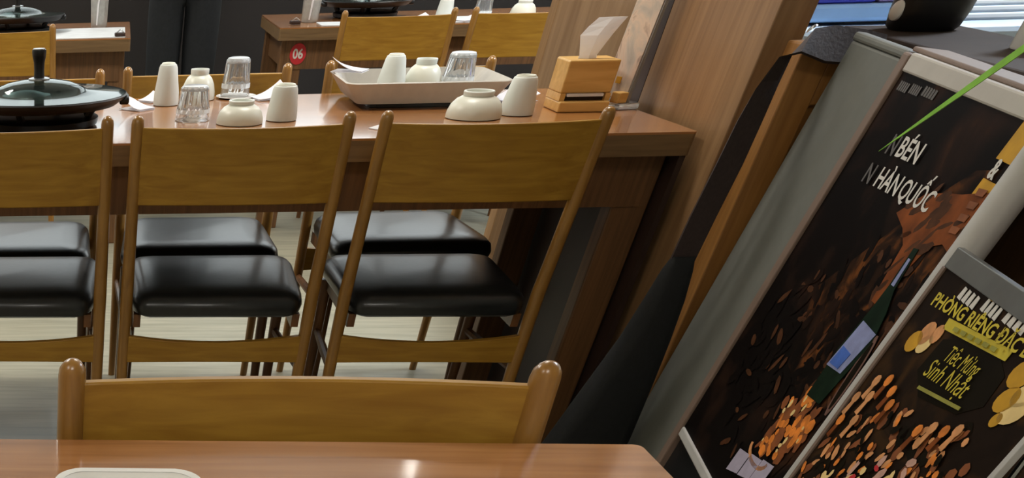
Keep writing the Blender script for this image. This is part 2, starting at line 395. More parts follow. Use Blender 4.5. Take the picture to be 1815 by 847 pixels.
CH = [((.809, 2.622, 0), 0, 'wooden chair with black seat, back to us, nearest the pillar in the middle row', 'chairs pulled up to the middle table'),
      ((.280, 2.622, 0), 0, 'wooden chair with black seat, back to us, centre of the middle row', 'chairs pulled up to the middle table'),
      ((-.237, 2.622, 0), 0, 'wooden chair with black seat, back to us, cut off by the left edge', 'chairs pulled up to the middle table'),
      ((.262, 3.572, 0), PI, 'wooden chair across the middle table, behind the upturned cups left of the tray', 'chairs pulled up to the middle table'),
      ((.838, 3.622, 0), PI+.05, 'wooden chair across the middle table, behind the grey tray', 'chairs pulled up to the middle table'),
      ((-.268, 3.535, 0), PI, 'wooden chair across the middle table, hidden behind the glass-lidded pan', 'chairs pulled up to the middle table'),
      ((1.185, 5.51, 0), 0, 'far wooden chair beside the red number sticker, back to us', 'chairs at the far tables'),
      ((1.722, 5.51, 0), 0, 'far wooden chair behind the wooden tissue box, back to us', 'chairs at the far tables'),
      ((-.492, 5.215, 0), 0, 'far wooden chair at the left edge in front of far left table', 'chairs at the far tables'),
      ((.197, 1.011, 0), PI-.011, 'nearest wooden chair facing us across the bottom table', 'chairs at the nearest table')]
for i, (loc, rz, lab, grp) in enumerate(CH):
    if i == 0:
        chair0.location = loc; chair0.rotation_euler = (0, 0, rz); chair0['label'] = lab; chair0['group'] = grp
    else: dup(chair0, loc, rz, lab, grp)

# ---------------------------------------------------------------- tableware
ZT = .7405
def cup_mesh(rb, rt_, h):
    # upturned: wide mouth down
    return MB().lathe([(rb-.003, 0), (rb, .001), (rb, .006), (rb*.97, h*.3), ((rb+rt_)/2, h*.62), (rt_+.002, h-.008), (rt_-.001, h-.002), (rt_-.006, h), (rt_-.009, h-.002), (.002, h-.003)], 32, cap0=False)
def cup(x, y, z, rb, rt_, h, label):
    t = thing('cup', label, 'cup', (x, y, z), 0, 'upturned tableware on the middle table')
    cup_mesh(rb, rt_, h).build('cup_body', 'ceramic', t, smooth=True)
    MB().lathe([(rt_-.007, h-.003), (rt_-.004, h), (rt_-.006, h+.002), (rt_-.010, h+.001), (rt_-.012, h-.003)], 28, cap0=False, cap1=False).build('foot_ring', 'ceramic_warm', t, smooth=True)
def bowl(x, y, z, r, h, label):
    t = thing('bowl', label, 'bowl', (x, y, z), 0, 'upturned tableware on the middle table')
    MB().lathe([(r-.004, 0), (r, .001), (r, .005), (r*.985, h*.25), (r*.9, h*.5), (r*.74, h*.7), (r*.57, h*.8), (r*.5, h*.82), (.002, h*.82)], 36, cap0=False).build('bowl_body', 'ceramic_warm', t, smooth=True)
    MB().lathe([(r*.5, h*.78), (r*.54, h*.84), (r*.55, h*.97), (r*.53, h), (r*.48, h), (r*.46, h*.97), (r*.46, h*.82)], 32, cap0=False, cap1=False).build('foot_ring', 'ceramic', t, smooth=True)
def tumbler(x, y, z, rb, rt_, h, label):
    t = thing('tumbler', label, 'glass', (x, y, z), 0, 'upturned tableware on the middle table')
    pr = [(rb-.003, 0), (rb, .001), (rb*.985, h*.12), (rb*.96, h*.22), (rb*.93, h*.24), (rb*.86, h*.5), (rt_*1.02, h*.84), (rt_*.99, h*.94), (rt_*.9, h*.99), (rt_*.8, h),
          (.002, h), (.002, h*.86), (rt_*.82, h*.85), (rb*.8, h*.4), (rb*.9, h*.1), (rb-.004, 0)]
    MB().lathe(pr, 64, flute=(14, .045, 4, 7), cap0=False, cap1=False).build('glass_body', 'glass', t, smooth=True)
    MB().lathe([(rt_*.96, h*.86), (rt_*1.0, h*.93), (rt_*.92, h*.992), (rt_*.8, h*1.006), (.002, h*1.006), (.002, h*.99)], 28, cap0=False, cap1=False).build('thick_base', 'glass_white', t, smooth=True)
    MB().lathe([(rb*.97, h*.235), (rb*.975, h*.22), (rb*.94, h*.33), (rb*.935, h*.34)], 56, flute=(14, .03, 2, 3), cap0=False, cap1=False).build('facet_band', 'glass_white', t)
cup(.141, 3.326, ZT, .034, .0225, .084, 'tall upturned grey cup beside the glass-lidded pan')
bowl(.232, 3.42, ZT, .046, .064, 'upturned bowl behind the front glass tumbler, left group')
tumbler(.335, 3.44, ZT+.004, .040, .031, .080, 'upturned glass tumbler standing on a white saucer')
tumbler(.198, 3.044, ZT, .043, .033, .066, 'upturned glass tumbler in front of the left bowl')
bowl(.309, 2.975, ZT, .056, .044, 'low upturned bowl half hidden behind the middle chair back')
cup(.4145, 3.017, ZT, .037, .028, .066, 'short upturned grey cup just left of the tray')
bowl(.869, 3.00, ZT, .064, .050, 'upturned bowl in front of the grey tray')
cup(.979, 3.036, ZT, .039, .027, .071, 'upturned grey cup in front of the tray, beside the tissue box')
# tray: slanted sides
tx0, tx1, ty0, ty1 = .622, .962, 3.165, 3.46
tr = thing('serving_tray', 'shallow grey tray with slanted sides holding cup, bowl and tumbler', 'tray', ((tx0+tx1)/2, (ty0+ty1)/2, ZT))
a, b = (tx1-tx0)/2, (ty1-ty0)/2
MB().plate(rrect(-a, a, -b, b, .03), .012, .016).build('tray_floor', 'tray', tr)
o1 = rrect(-a, a, -b, b, .03); o2 = rrect(-a-.035, a+.035, -b-.012, b+.012, .035); i2 = rrect(-a-.031, a+.031, -b-.008, b+.008, .033); i1 = rrect(-a+.004, a-.004, -b+.004, b-.004, .028)
MB().rings([[(x, y, .010) for x, y in o1], [(x, y, .050) for x, y in o2], [(x, y, .052) for x, y in i2], [(x, y, .014) for x, y in i1]], False, False).build('tray_wall', 'tray', tr, smooth=True)
MB().plate(rrect(-a*.8, a*.8, -b*.8, b*.8, .03), 0, .011).build('tray_shadow', 'black_plastic', tr)  # black plate standing in for the shadow under the tray
cup(.737, 3.36, ZT+.0165, .037, .024, .072, 'upturned grey cup standing in the grey tray')
bowl(.822, 3.375, ZT+.0165, .049, .062, 'upturned bowl standing in the grey tray')
tumbler(.915, 3.385, ZT+.0165, .043, .033, .072, 'upturned glass tumbler standing in the grey tray')
# saucer, napkins, papers
def lathe_thing(name, label, cat, loc, prof, m, n=36, group=None, sx=1, sy=1):
    o = MB().lathe(prof, n, sx=sx, sy=sy).build(name, m, smooth=True); o.location = loc
    return tag(o, label, cat, group)
lathe_thing('saucer', 'white saucer under the left glass tumbler', 'saucer', (.340, 3.44, ZT-.0003), [(.030, 0), (.046, .001), (.056, .004), (.055, .005), (.045, .003), (.001, .0025)], 'white_glaze')
def napkin(x, y, z, rz, sx, sy, label, lift=.02, kind=0):
    """folded paper: two leaves with a raised corner"""
    t = thing('paper_napkin', label, 'napkin', (x, y, z), rz, 'paper napkins and chopstick sleeves')
    def sheet(f, nm, n=8):
        g = MB(); R = []
        top = [(-sx/2+sx*i/n, -sy/2+sy*j/n) for j in range(n+1) for i in range(n+1)]
        vs = [(px, py, f(px/sx+.5, py/sy+.5)+.0012) for px, py in top]+[(px, py, f(px/sx+.5, py/sy+.5)) for px, py in top]
        N = (n+1)**2; fs = []
        for j in range(n):
            for i in range(n):
                q = j*(n+1)+i; fs += [(q, q+1, q+n+2, q+n+1), (q+N, q+n+1+N, q+n+2+N, q+1+N)]
        edge = [i for i in range(n+1)]+[j*(n+1)+n for j in range(1, n+1)]+[n*(n+1)+i for i in range(n-1, -1, -1)]+[j*(n+1) for j in range(n-1, 0, -1)]
        for k in range(len(edge)):
            p, q = edge[k], edge[(k+1) % len(edge)]; fs.append((p, p+N, q+N, q))
        g.add(vs, fs); g.build(nm, 'paper', t, smooth=True)
    sheet(lambda u, v_: .001*abs(math.sin(u*5)), 'lower_leaf')
    sheet(lambda u, v_: .003+lift*(u**2)*(.4+.6*v_), 'upper_leaf')
napkin(.425, 3.40, ZT, .3, .085, .07, 'crumpled white napkin right of the left glass tumbler', .032)
napkin(.062, 3.25, ZT, 2.4, .075, .06, 'folded white napkin beside the pan rim', .032)
napkin(.105, 3.40, ZT, .8, .06, .05, 'small white napkin behind the tall upturned cup', .015)
napkin(.630, 3.40, ZT+.053, 2.7, .085, .07, 'white napkin on the left rim of the grey tray', .028)
napkin(1.035, 3.27, ZT, .4, .09, .09, 'white napkin beside the right side of the tray', .03)
napkin(1.015, 3.10, ZT, -.1, .02, .14, 'white paper sleeve beside the tissue box', .004)
# small triangle of paper between two chairs
o = MB().plate([(-.020, .005), (.020, -.055), (.024, .065)], 0, .0015).build('paper_scrap', 'paper'); o.location = (.618, 2.855, ZT)
tag(o, 'small white paper triangle near the table edge between two chair backs', 'paper')

# glass-lidded grill pan on its stand
def pan(label, x, y, z, stand=True, R=.205):
    t = thing('grill_pan', label, 'pan', (x, y, z))
    h = .0 if not stand else .036
    if stand:
        MB().lathe([(.13, 0), (.145, .004), (.148, .016), (.135, .021), (.10, .023), (.002, .023)], 40).build('burner_base', 'black_plastic', t, smooth=True)
        for k in range(4):
            a_ = PI/4+k*PI/2+.5
            MB().tube([(.125*math.cos(a_), .125*math.sin(a_), .02), (.150*math.cos(a_), .150*math.sin(a_), h+.012)], [.011, .008], 8).build('stand_leg', 'black_iron', t, smooth=True)
    p = MB().lathe([(.12, h+.004), (R*.9, h+.004), (R, h+.016), (R+.004, h+.022), (R-.004, h+.022), (R*.92, h+.012), (.002, h+.010)], 48).build('pan_body', 'black_iron', t, smooth=True)
    g = MB().box(R-.014, R+.010, -.035, .035, h+.004, h+.019).build('pan_handle', 'black_plastic', t, bevel=.005)
    g2 = MB().box(-R-.010, -R+.014, -.035, .035, h+.004, h+.019).build('pan_handle', 'black_plastic', t, bevel=.005)
    ld = MB().lathe([(R+.002, h+.0225), (R+.002, h+.025), (R*.75, h+.028), (R*.56, h+.031), (R*.5, h+.037), (R*.36, h+.046), (R*.18, h+.051), (.02, h+.052), (.02, h+.0505), (R*.18, h+.0495), (R*.36, h+.0445), (R*.5, h+.0355), (R*.56, h+.0295), (R*.75, h+.0265), (R, h+.0235)], 48, cap0=False, cap1=False).build('glass_lid', 'lid_glass', t, smooth=True)
    MB().lathe([(R+.003, h+.0205), (R+.005, h+.022), (R+.003, h+.0245), (R-.001, h+.0245), (R-.001, h+.0205)], 48, cap0=False, cap1=False).build('lid_rim', 'black_iron', t, smooth=True)
    MB().lathe([(.026, h+.0515), (.026, h+.0535), (.020, h+.055), (.002, h+.055)], 24).build('handle_plate', 'steel', t, smooth=True)
    k_ = MB().lathe([(.013, h+.054), (.0125, h+.070), (.0135, h+.083), (.0165, h+.094), (.0175, h+.102), (.0168, h+.106), (.002, h+.1065)], 24).build('lid_handle', 'black_plastic', t, smooth=True)
    MB().lathe([(.0145, h+.1062), (.0145, h+.108), (.002, h+.1085)], 20).build('handle_cap', 'steel', k_, smooth=True)
    # food seen through the lid
    MB().lathe([(R*.3, h+.012), (R*.28, h+.024), (R*.12, h+.032), (.002, h+.034)], 20, c=(-.03, -.02, 0)).build('raised_grill_dome', 'steel', t, smooth=True)
    return t
pan('black grill pan with clear glass lid on the middle table', -.185, 3.0, ZT, True, .212)
pan('far black grill pan with glass lid on the far left table', -.455, 5.78, ZT, True, .21)
pan('far glass-lidded pan behind the far chairs by the number sticker', 1.16, 6.14, ZT, True, .20)

# wooden tissue box with drawer slot
tb = thing('tissue_box', 'light wooden tissue box with a white tissue standing out of the top', 'tissue box', (1.138, 3.105, ZT))
fx = .0585; d0, d1 = -.045, .055
MB().box(-fx, fx, d0+.004, d1, .034, .094).build('box_body', 'box_wood', tb, bevel=.003)
MB().box(-fx, fx, d0-.012, d1, 0, .020).build('box_foot', 'box_wood', tb, bevel=.003)
MB().box(-fx, -fx+.012, d0, d1, .020, .034).build('box_side', 'box_wood', tb)
MB().box(fx-.012, fx, d0, d1, .020, .034).build('box_side', 'box_wood', tb)
MB().box(-fx+.012, fx-.012, d0+.012, d1-.004, .020, .034).build('slot_back', 'dark_trim', tb)
MB().box(-fx+.016, fx-.018, d0-.004, d0+.012, .0285, .0335).build('slot_card', 'paper', tb)
g = MB(); R = []
for (z, xa, xb, yw, dx) in ((.088, -.030, .014, .012, 0), (.100, -.028, .012, .010, 0), (.118, -.036, .020, .012, .002), (.135, -.044, .028, .013, .004), (.150, -.034, .036, .009, .006), (.166, -.018, .046, .004, .008)):
    R.append([(xa+dx, 0, z), ((xa+xb)/2+dx, -yw, z), (xb+dx, -.002, z), ((xa+xb)/2+dx, yw*.6, z)])
tis = g.rings(R).build('tissue', 'tissue', tb, smooth=False)
# acrylic menu stand
ms = thing('menu_stand', 'narrow clear acrylic menu stand leaning by the wood pillar beside tissue box', 'menu stand', (1.238, 3.13, ZT), .28)
MB().box(-.024, .030, -.055, .055, 0, .012).build('stand_base', 'acrylic', ms, bevel=.002)
MB().box(-.030, -.005, -.050, -.020, .012, .032).build('base_block', 'box_wood', ms, bevel=.002)
MB().hexa([(-.006, -.05, .012), (.002, -.05, .012), (.002, .05, .012), (-.006, .05, .012)], [(.008, -.05, .245), (.016, -.05, .245), (.016, .05, .245), (.008, .05, .245)]).build('acrylic_sheet', 'acrylic', ms)
MB().hexa([(-.0085, -.046, .020), (-.0068, -.046, .020), (-.0068, .046, .020), (-.0085, .046, .020)], [(.0055, -.046, .24), (.0072, -.046, .24), (.0072, .046, .24), (.0055, .046, .24)]).build('menu_card', print_mat('menu_card_print', [(0, srgb(120, 110, 104)), (.42, srgb(190, 178, 166)), (.55, srgb(214, 190, 170)), (.66, srgb(150, 130, 120)), (1, srgb(220, 210, 196))], 14), ms)
MB().box(-.0105, -.0088, -.01, .008, .045, .057).build('gold_mark', 'ink_gold', ms)

# ---------------------------------------------------------------- things on the far tables
def holder(x, y, label, lean=0.0):
    t = thing('cup_holder', label, 'cup holder', (x, y, ZT), 0, 'clear-wrapped holders on the far tables')
    MB().lathe([(.034, 0), (.037, .004), (.039, .06), (.043, .13), (.046, .19), (.043, .19), (.036, .06), (.030, .008), (.002, .006)], 14, flute=(7, .05, 1, 6), cap0=True, cap1=True).build('clear_wrap', mat('clear_wrap', srgb(200, 200, 196), .25, .1, 60, .3, trans=.35), t, smooth=True)
    MB().tube([(-.008, -.041, .01), (-.004, -.044, .07), (.006, -.05, .16)], [.003, .004, .004], 6).build('wrap_fold', 'paper', t, smooth=True)
    return t
holder(-.089, 5.95, 'clear-wrapped cup holder on the far left table')
holder(.876, 5.93, 'clear-wrapped cup holder on the far right table')
def placemat(x0, x1, y0, y1, label):
    o = MB().plate(rrect(-(x1-x0)/2, (x1-x0)/2, -(y1-y0)/2, (y1-y0)/2, .008, 2), 0, .002).build('placemat', 'mat_paper'); o.location = ((x0+x1)/2, (y0+y1)/2, ZT)
    return tag(o, label, 'placemat', 'paper placemats on the far tables')
placemat(-.36, .035, 5.39, 5.90, 'pale paper placemat, enlarged for sheen, on the far left table')  # enlarged so the pale paper also stands in for tabletop sheen
placemat(.90, 1.32, 5.69, 5.885, 'pale paper placemat, widened for sheen, on the far right table left of the gap')  # widened likewise, pale colour doubling as sheen on the table
placemat(1.37, 1.70, 5.69, 6.0, 'pale paper placemat showing in the gap between the far chairs')
def blockish(x, y, label):
    t = thing('napkin_clip', label, 'clip', (x, y, ZT+.0022), .1, 'small dark clips on the far tables')
    MB().box(-.022, .022, -.015, .015, 0, .012).build('clip_body', 'dark_trim', t, bevel=.003)
    MB().tube([(-.016, -.01, .012), (0, -.012, .022), (.016, -.01, .012)], .003, 6).build('clip_wire', 'steel', t, smooth=True)
blockish(.012, 5.42, 'small dark clip at the corner of the far left table')
blockish(.795, 5.80, 'small dark clip near the corner of the far right table')
def far_ware(kind, x, y, label):
    if kind == 'cup': cup(x, y, ZT+.0022, .037, .026, .075, label)
    elif kind == 'bowl': bowl(x, y, ZT+.0022, .055, .055, label)
    else: tumbler(x, y, ZT+.0022, .04, .032, .07, label)
far_ware('cup', 1.455, 5.86, 'far upturned cup between the two far chairs')
far_ware('tumbler', 1.62, 5.86, 'far upturned glass tumbler behind the right far chair')
far_ware('bowl', 1.80, 5.88, 'far upturned bowl behind the right far chair')
far_ware('bowl', 1.95, 5.82, 'rightmost far upturned bowl behind the right far chair')
napkin(1.33, 5.82, ZT+.0022, .2, .10, .07, 'far white napkin behind the left far chair', .02)
napkin(1.53, 5.74, ZT+.0022, .5, .10, .07, 'far white napkin in the gap between the far chairs', .012)

# white dish on the nearest table
ds = thing('side_dish', 'white rounded dish at the bottom edge on the nearest table', 'dish', (.028, .793, ZT))
o_, i_ = rrect(-.064, .064, -.056, .056, .028, 8), rrect(-.058, .058, -.050, .050, .024, 8)
b_, ib = rrect(-.044, .044, -.038, .038, .02, 8), rrect(-.042, .042, -.036, .036, .018, 8)
dip = lambda x, y, z: (x, y, z-.005*math.exp(-(x/.022)**2))
MB().rings([[(x, y, 0) for x, y in b_], [dip(x, y, .0165) for x, y in o_], [dip(x, y, .0185) for x, y in i_], [(x, y, .004) for x, y in ib]]).build('dish_body', 'white_glaze', ds, smooth=True)
MB().rings([[dip(x, y, .0165) for x, y in o_], [dip(x*1.012, y*1.012, .018) for x, y in o_], [dip(x, y, .0195) for x, y in o_], [dip(x, y, .0188) for x, y in i_]], False, False).build('rim', 'white_glaze', ds, smooth=True)

# ---------------------------------------------------------------- low partition, shoulder bag
lp = thing('low_partition', 'low orange-brown wood partition behind the leaning sign', 'partition', (1.5, 2.60, 0))
MB().box(-.165, -.105, -.035, .035, 0, .895).build('post', 'post_lam', lp, bevel=.003)
MB().box(-.105, -.02, -.02, .02, 0, .80).build('panel', 'post_lam', lp)
MB().box(-.105, -.02, -.03, .03, .80, .895).build('rail', 'post_lam', lp, bevel=.003)
bg = thing('shoulder_bag', 'black shoulder bag hanging by its dark strap over the low wood partition', 'bag', (1.22, 2.50, 0))
def loc(p): return (p[0]-1.22, p[1]-2.50, p[2])
sp = [(1.475, 2.552, .882), (1.43, 2.550, .888), (1.37, 2.548, .894), (1.325, 2.542, .900), (1.290, 2.53, .880), (1.275, 2.52, .835), (1.268, 2.515, .787), (1.262, 2.51, .716), (1.252, 2.505, .631), (1.245, 2.50, .545)]
wv = [(0, .5, .8), (0, .5, .8), (.1, .5, .7), (.4, .6, .4), (.8, .8, 0), (1, .5, 0), (1, .3, 0), (1, .2, 0), (1, .1, 0), (1, 0, 0)]
nv = [(0, -.8, .5), (0, -.8, .5), (-.1, -.8, .5), (-.5, -.6, .5), (-.8, -.8, .4), (-.5, -1, .1), (-.3, -1, 0), (-.2, -1, 0), (-.1, -1, 0), (0, -1, 0)]
MB().ribbon([loc(p) for p in sp], wv, nv, [.05, .055, .06, .06, .058, .058, .058, .058, .055, .05], .007).build('strap', 'strap', bg, smooth=True)
R = []
for z, xl, xr, yw in ((.56, 1.222, 1.268, .008), (.535, 1.214, 1.274, .018), (.48, 1.204, 1.282, .028), (.40, 1.186, 1.288, .034), (.30, 1.152, 1.292, .038), (.20, 1.118, 1.294, .040), (.11, 1.085, 1.294, .040), (.04, 1.07, 1.290, .036), (.006, 1.09, 1.275, .024)):
    R.append([loc((x, y+2.50, z)) for x, y in rrect(xl, xr, -yw, yw, min(yw*.8, (xr-xl)*.4), 4)])
MB().rings(R).build('bag_body', 'black_cloth', bg, smooth=True)
rg = MB().lathe([(.018, -.002), (.021, 0), (.018, .002), (.015, 0)], 20, cap0=False, cap1=False); rg.f += [(3*20+i, 3*20+(i+1) % 20, (i+1) % 20, i) for i in range(20)]
rg = rg.build('buckle', 'amber', bg, smooth=True); rg.location = loc((1.243, 2.494, .535)); rg.rotation_euler = (PI/2, 0, 0)
st = MB().lathe([(.009, 0), (.008, .003), (.004, .005), (.0005, .0055)], 14).build('stud', 'steel', bg, smooth=True); st.location = loc((1.322, 2.540, .917)); st.rotation_euler = (-.3, -.6, 0)

# ---------------------------------------------------------------- leaning poster board
T_, U_ = Vector((-.1768, -.9840, -.0230)), Vector((.1062, -.0422, .9934))
T_.normalize(); N_ = T_.cross(U_).normalized(); U_ = N_.cross(T_).normalized()
BO = Vector((1.345, 2.248, .907))
def plane_thing(name, label, cat, off):
    t = thing(name, label, cat)
    m = Matrix((T_, U_, N_)).transposed().to_4x4(); m.translation = BO+N_*off
    t.matrix_world = m
    return t
def pbox(par, name, s0, s1, h0, h1, z0, z1, m, bevel=.0015):
    return MB().box(s0, s1, h0, h1, z0, z1).build(name, m, par, bevel=bevel)
def poly(par, name, pts, z, m, th=.0006):
    return MB().plate(pts, z, z+th).build(name, m, par)
def ell(cx, cy, rx, ry, rot=0, n=14):
    return [(cx+rx*math.cos(2*PI*i/n)*math.cos(rot)-ry*math.sin(2*PI*i/n)*math.sin(rot), cy+rx*math.cos(2*PI*i/n)*math.sin(rot)+ry*math.sin(2*PI*i/n)*math.cos(rot)) for i in range(n)]

pb = plane_thing('menu_board', 'leaning food poster board with grey side panel and silver frame', 'poster board', 0)
pbox(pb, 'grey_panel', -.283, -.012, -.885, -.012, -.022, -.002, 'sign_grey', .004)
pbox(pb, 'panel_cap', -.284, -.012, -.012, 0, -.022, 0, 'sign_grey', .004)
pbox(pb, 'side_trim', -.012, .018, -.885, -.002, -.02, .006, 'sign_trim', .003)
pbox(pb, 'poster_sheet', .018, .536, -.612, -.024, -.012, 0, 'print_dark', 0)
pbox(pb, 'frame_rail', .018, .536, -.024, 0, -.02, .004, 'alu_white', .003)
pbox(pb, 'frame_ledge', -.01, .58, .0, .006, -.06, -.004, 'sign_trim', .002)
pbox(pb, 'frame_rail', .018, .536, -.630, -.612, -.02, .004, 'alu', .003)
MB().tube([(.560, -.885, -.006), (.560, .004, -.006)], .0235, 14).build('frame_pole', 'alu', pb, smooth=True)
pbox(pb, 'lower_panel', .018, .536, -.885, -.630, -.02, -.008, 'black_plastic', 0)
z1, z2, z3, z4 = .0002, .0009, .0016, .0023
def inside(p, P):
    c = False; j = len(P)-1
    for i in range(len(P)):
        if (P[i][1] > p[1]) != (P[j][1] > p[1]) and p[0] < (P[j][0]-P[i][0])*(p[1]-P[i][1])/(P[j][1]-P[i][1])+P[i][0]: c = not c
        j = i
    return c
def blobs(par, name, region, n, rs, rh, rot, z, m, dz=.000004, k=7):
    """many small printed marks of one ink, joined into one print layer"""
    g = MB(); xs = [p[0] for p in region]; ys = [p[1] for p in region]; c = 0
    while c < n:
        p = (random.uniform(min(xs), max(xs)), random.uniform(min(ys), max(ys)))
        if not inside(p, region): continue
        e = ell(p[0], p[1], random.uniform(*rs), random.uniform(*rh), random.uniform(*rot), k)
        e = [(x+random.uniform(-.12, .12)*rs[0], y+random.uniform(-.12, .12)*rh[0]) for x, y in e]
        g.add([(x, y, z+dz*c) for x, y in e], [tuple(range(len(e)))]); c += 1
    o = g.build(name, m, par); o['kind'] = 'stuff'; return o
random.seed(5)
MEAT = [(.05, -.34), (.20, -.27), (.33, -.20), (.44, -.16), (.53, -.12), (.53, -.30), (.51, -.50), (.42, -.57), (.24, -.56), (.09, -.48)]
poly(pb, 'printed_glow', [(.20, -.30), (.30, -.21), (.40, -.12), (.45, -.085), (.53, -.07), (.53, -.30), (.50, -.40), (.40, -.42), (.28, -.40)], z1, 'print_food')
blobs(pb, 'printed_dark_meat', MEAT, 160, (.008, .03), (.004, .012), (0, PI), z2, 'print_dark')
blobs(pb, 'printed_brown_meat', MEAT, 60, (.006, .024), (.003, .008), (0, PI), z2+.0004, 'ink_brown')
ARM = [(.31, -.165), (.36, -.130), (.42, -.118), (.46, -.112), (.535, -.095), (.535, -.17), (.50, -.165), (.47, -.175), (.455, -.21), (.44, -.262), (.415, -.262), (.405, -.225), (.395, -.19), (.36, -.175)]
poly(pb, 'printed_arm', ARM, z2+.0012, 'ink_arm')
blobs(pb, 'printed_arm_shade', ARM, 26, (.008, .022), (.003, .008), (.3, 1.2), z2+.0018, 'ink_brown')
FL = [(.36, -.44), (.41, -.405), (.43, -.375), (.45, -.40), (.478, -.355), (.49, -.40), (.51, -.41), (.50, -.47), (.47, -.50), (.42, -.515), (.36, -.51), (.385, -.46)]
blobs(pb, 'printed_embers', FL, 60, (.006, .020), (.004, .012), (.8, 2.2), z2+.0012, 'ink_rust')
blobs(pb, 'printed_flames', FL, 34, (.004, .014), (.004, .014), (.9, 2.0), z2+.0016, 'ink_orange')
blobs(pb, 'printed_sparks', FL, 14, (.003, .008), (.002, .007), (.9, 2.0), z2+.0020, 'ink_cream')
z3, z4 = .0035, .0043
bt = poly(pb, 'printed_bottle', [(.434, -.185), (.450, -.183), (.462, -.235), (.486, -.262), (.506, -.30), (.478, -.40), (.420, -.405), (.418, -.33), (.434, -.27), (.438, -.235)], z3, 'ink_green')
poly(bt, 'printed_label', [(.437, -.285), (.500, -.287), (.478, -.352), (.418, -.357)], z4, 'ink_bluewhite')
poly(bt, 'printed_label_band', [(.432, -.324), (.470, -.325), (.462, -.350), (.424, -.352)], z4+.0008, 'ink_blue')
poly(bt, 'printed_glint', [(.441, -.197), (.449, -.197), (.455, -.232), (.444, -.232)], z4, 'ink_bluewhite')
poly(pb, 'printed_glass', ell(.512, -.345, .013, .06, .1), z3, 'ink_dim')
poly(pb, 'printed_glass_hole', ell(.512, -.345, .008, .050, .1), z3+.0004, 'ink_dark')
ring = [(.40+.055*math.cos(a_), -.515+.022*math.sin(a_)) for a_ in [PI+PI*k/10 for k in range(11)]]+[(.40+.047*math.cos(a_), -.513+.017*math.sin(a_)) for a_ in [2*PI-PI*k/10 for k in range(11)]]
poly(pb, 'printed_grill_ring', ring, z3, 'ink_skin')
for (s0, s1, h) in ((.036, .078, -.0395), (.086, .126, -.0375), (.136, .188, -.0345)):
    n_ = 5
    for k in range(n_):
        a_ = s0+(s1-s0)*k/n_
        poly(pb, 'small_print', [(a_, h-.006), (a_+(s1-s0)/n_*.75, h-.006), (a_+(s1-s0)/n_*.8, h+.005), (a_+.001, h+.006)], z2, 'ink_grey')
text_mesh('poster_text', 'N', .036, 'ink_grey', pb, (.140, -.104, z3), rz=.03, bold=.0006, sx=1.25)
text_mesh('poster_text', 'BÉN', .036, 'ink_white', pb, (.180, -.101, z3), rz=.03, bold=.0006, sx=1.35)
text_mesh('poster_text', 'N', .036, 'ink_grey', pb, (.120, -.146, z3), rz=.03, bold=.0006, sx=1.25)
text_mesh('poster_text', 'HÀN', .036, 'ink_white', pb, (.172, -.143, z3), rz=.03, bold=.0006, sx=1.25)
text_mesh('poster_text', 'QUỐC', .036, 'ink_white', pb, (.276, -.140, z3), rz=.03, bold=.0006, sx=1.12)
poly(pb, 'yellow_strip', [(.482, -.024), (.530, -.024), (.530, -.066), (.478, -.066)], z2, 'ink_gold')
text_mesh('poster_text', '&', .03, 'ink_white', pb, (.490, -.076, z3), bold=.001)
poly(pb, 'yellow_strip', [(.482, -.088), (.532, -.088), (.532, -.158), (.478, -.158)], z2, 'ink_gold')
for k in range(4):
    poly(pb, 'strip_marks', [(.494, -.098-.015*k), (.520, -.096-.015*k), (.518, -.104-.015*k), (.496, -.106-.015*k)], z3, 'ink_rust')
for k, (s0, h) in enumerate(((.318, -.548), (.372, -.536), (.424, -.525))):
    q = poly(pb, 'price_sticker', [(s0, h-.030), (s0+.050, h-.018), (s0+.052, h+.018), (s0+.002, h+.010)], z3, 'ink_lilac')

# second poster in a clear stand, in front of the board
p2 = plane_thing('party_poster_stand', 'party-room poster in a clear stand in front of the silver frame pole', 'poster stand', .05)
pbox(p2, 'poster_sheet', .650, 1.045, -.885, -.165, -.006, 0, 'print_party', 0)
pbox(p2, 'clear_edge', .645, 1.055, -.165, -.142, -.006, .003, mat('clear_edge_plastic', srgb(120, 122, 122), .3, .1, 30, trans=.3), .001)
pbox(p2, 'clear_edge', 1.045, 1.055, -.885, -.165, -.006, .003, 'alu', .001)
pbox(p2, 'clear_edge', .641, .650, -.885, -.165, -.006, .003, 'sign_trim', .001)
text_mesh('poster_text', 'PHÒNG RIÊNG ĐẶC BIỆT', .021, 'ink_yellow', p2, (.678, -.196, z3), rz=.055, sx=1.27, bold=.0005)
for k, (s0, s1) in enumerate(((.722, .776), (.788, .836), (.846, .905), (.915, .97))):
    n_ = 4
    for j in range(n_):
        a_ = s0+(s1-s0)*j/n_; h = -.176+(s0-.72)*.06
        poly(p2, 'white_headline', [(a_, h-.006), (a_+(s1-s0)/n_*.8, h-.007), (a_+(s1-s0)/n_*.72, h+.006), (a_+.002, h+.007)], z2, 'ink_white')
cr_ = [(.795, -.160), (.822, -.158), (.824, -.149), (.817, -.153), (.809, -.146), (.801, -.154), (.794, -.151)]
poly(p2, 'crown_mark', [(x, y-.006) for x, y in cr_], z2, 'ink_gold')
poly(p2, 'yellow_band', [(.743, -.214), (.911, -.201), (.911, -.189), (.740, -.202)], z2, 'ink_yellow')
for j in range(6):
    poly(p2, 'band_print', [(.77+.02*j, -.2085+.0016*j), (.784+.02*j, -.2075+.0016*j), (.784+.02*j, -.203+.0016*j), (.77+.02*j, -.204+.0016*j)], z3, 'ink_olive')
poly(p2, 'dark_cartouche', [(.755, -.262), (.76, -.222), (.80, -.210), (.90, -.202), (.932, -.212), (.938, -.245), (.90, -.268), (.80, -.282)], z1, 'ink_dark')
text_mesh('script_text', 'Tiệc Mừng', .026, 'ink_yellow', p2, (.795, -.229, z3), rz=.07, shear=.3, sx=.75)
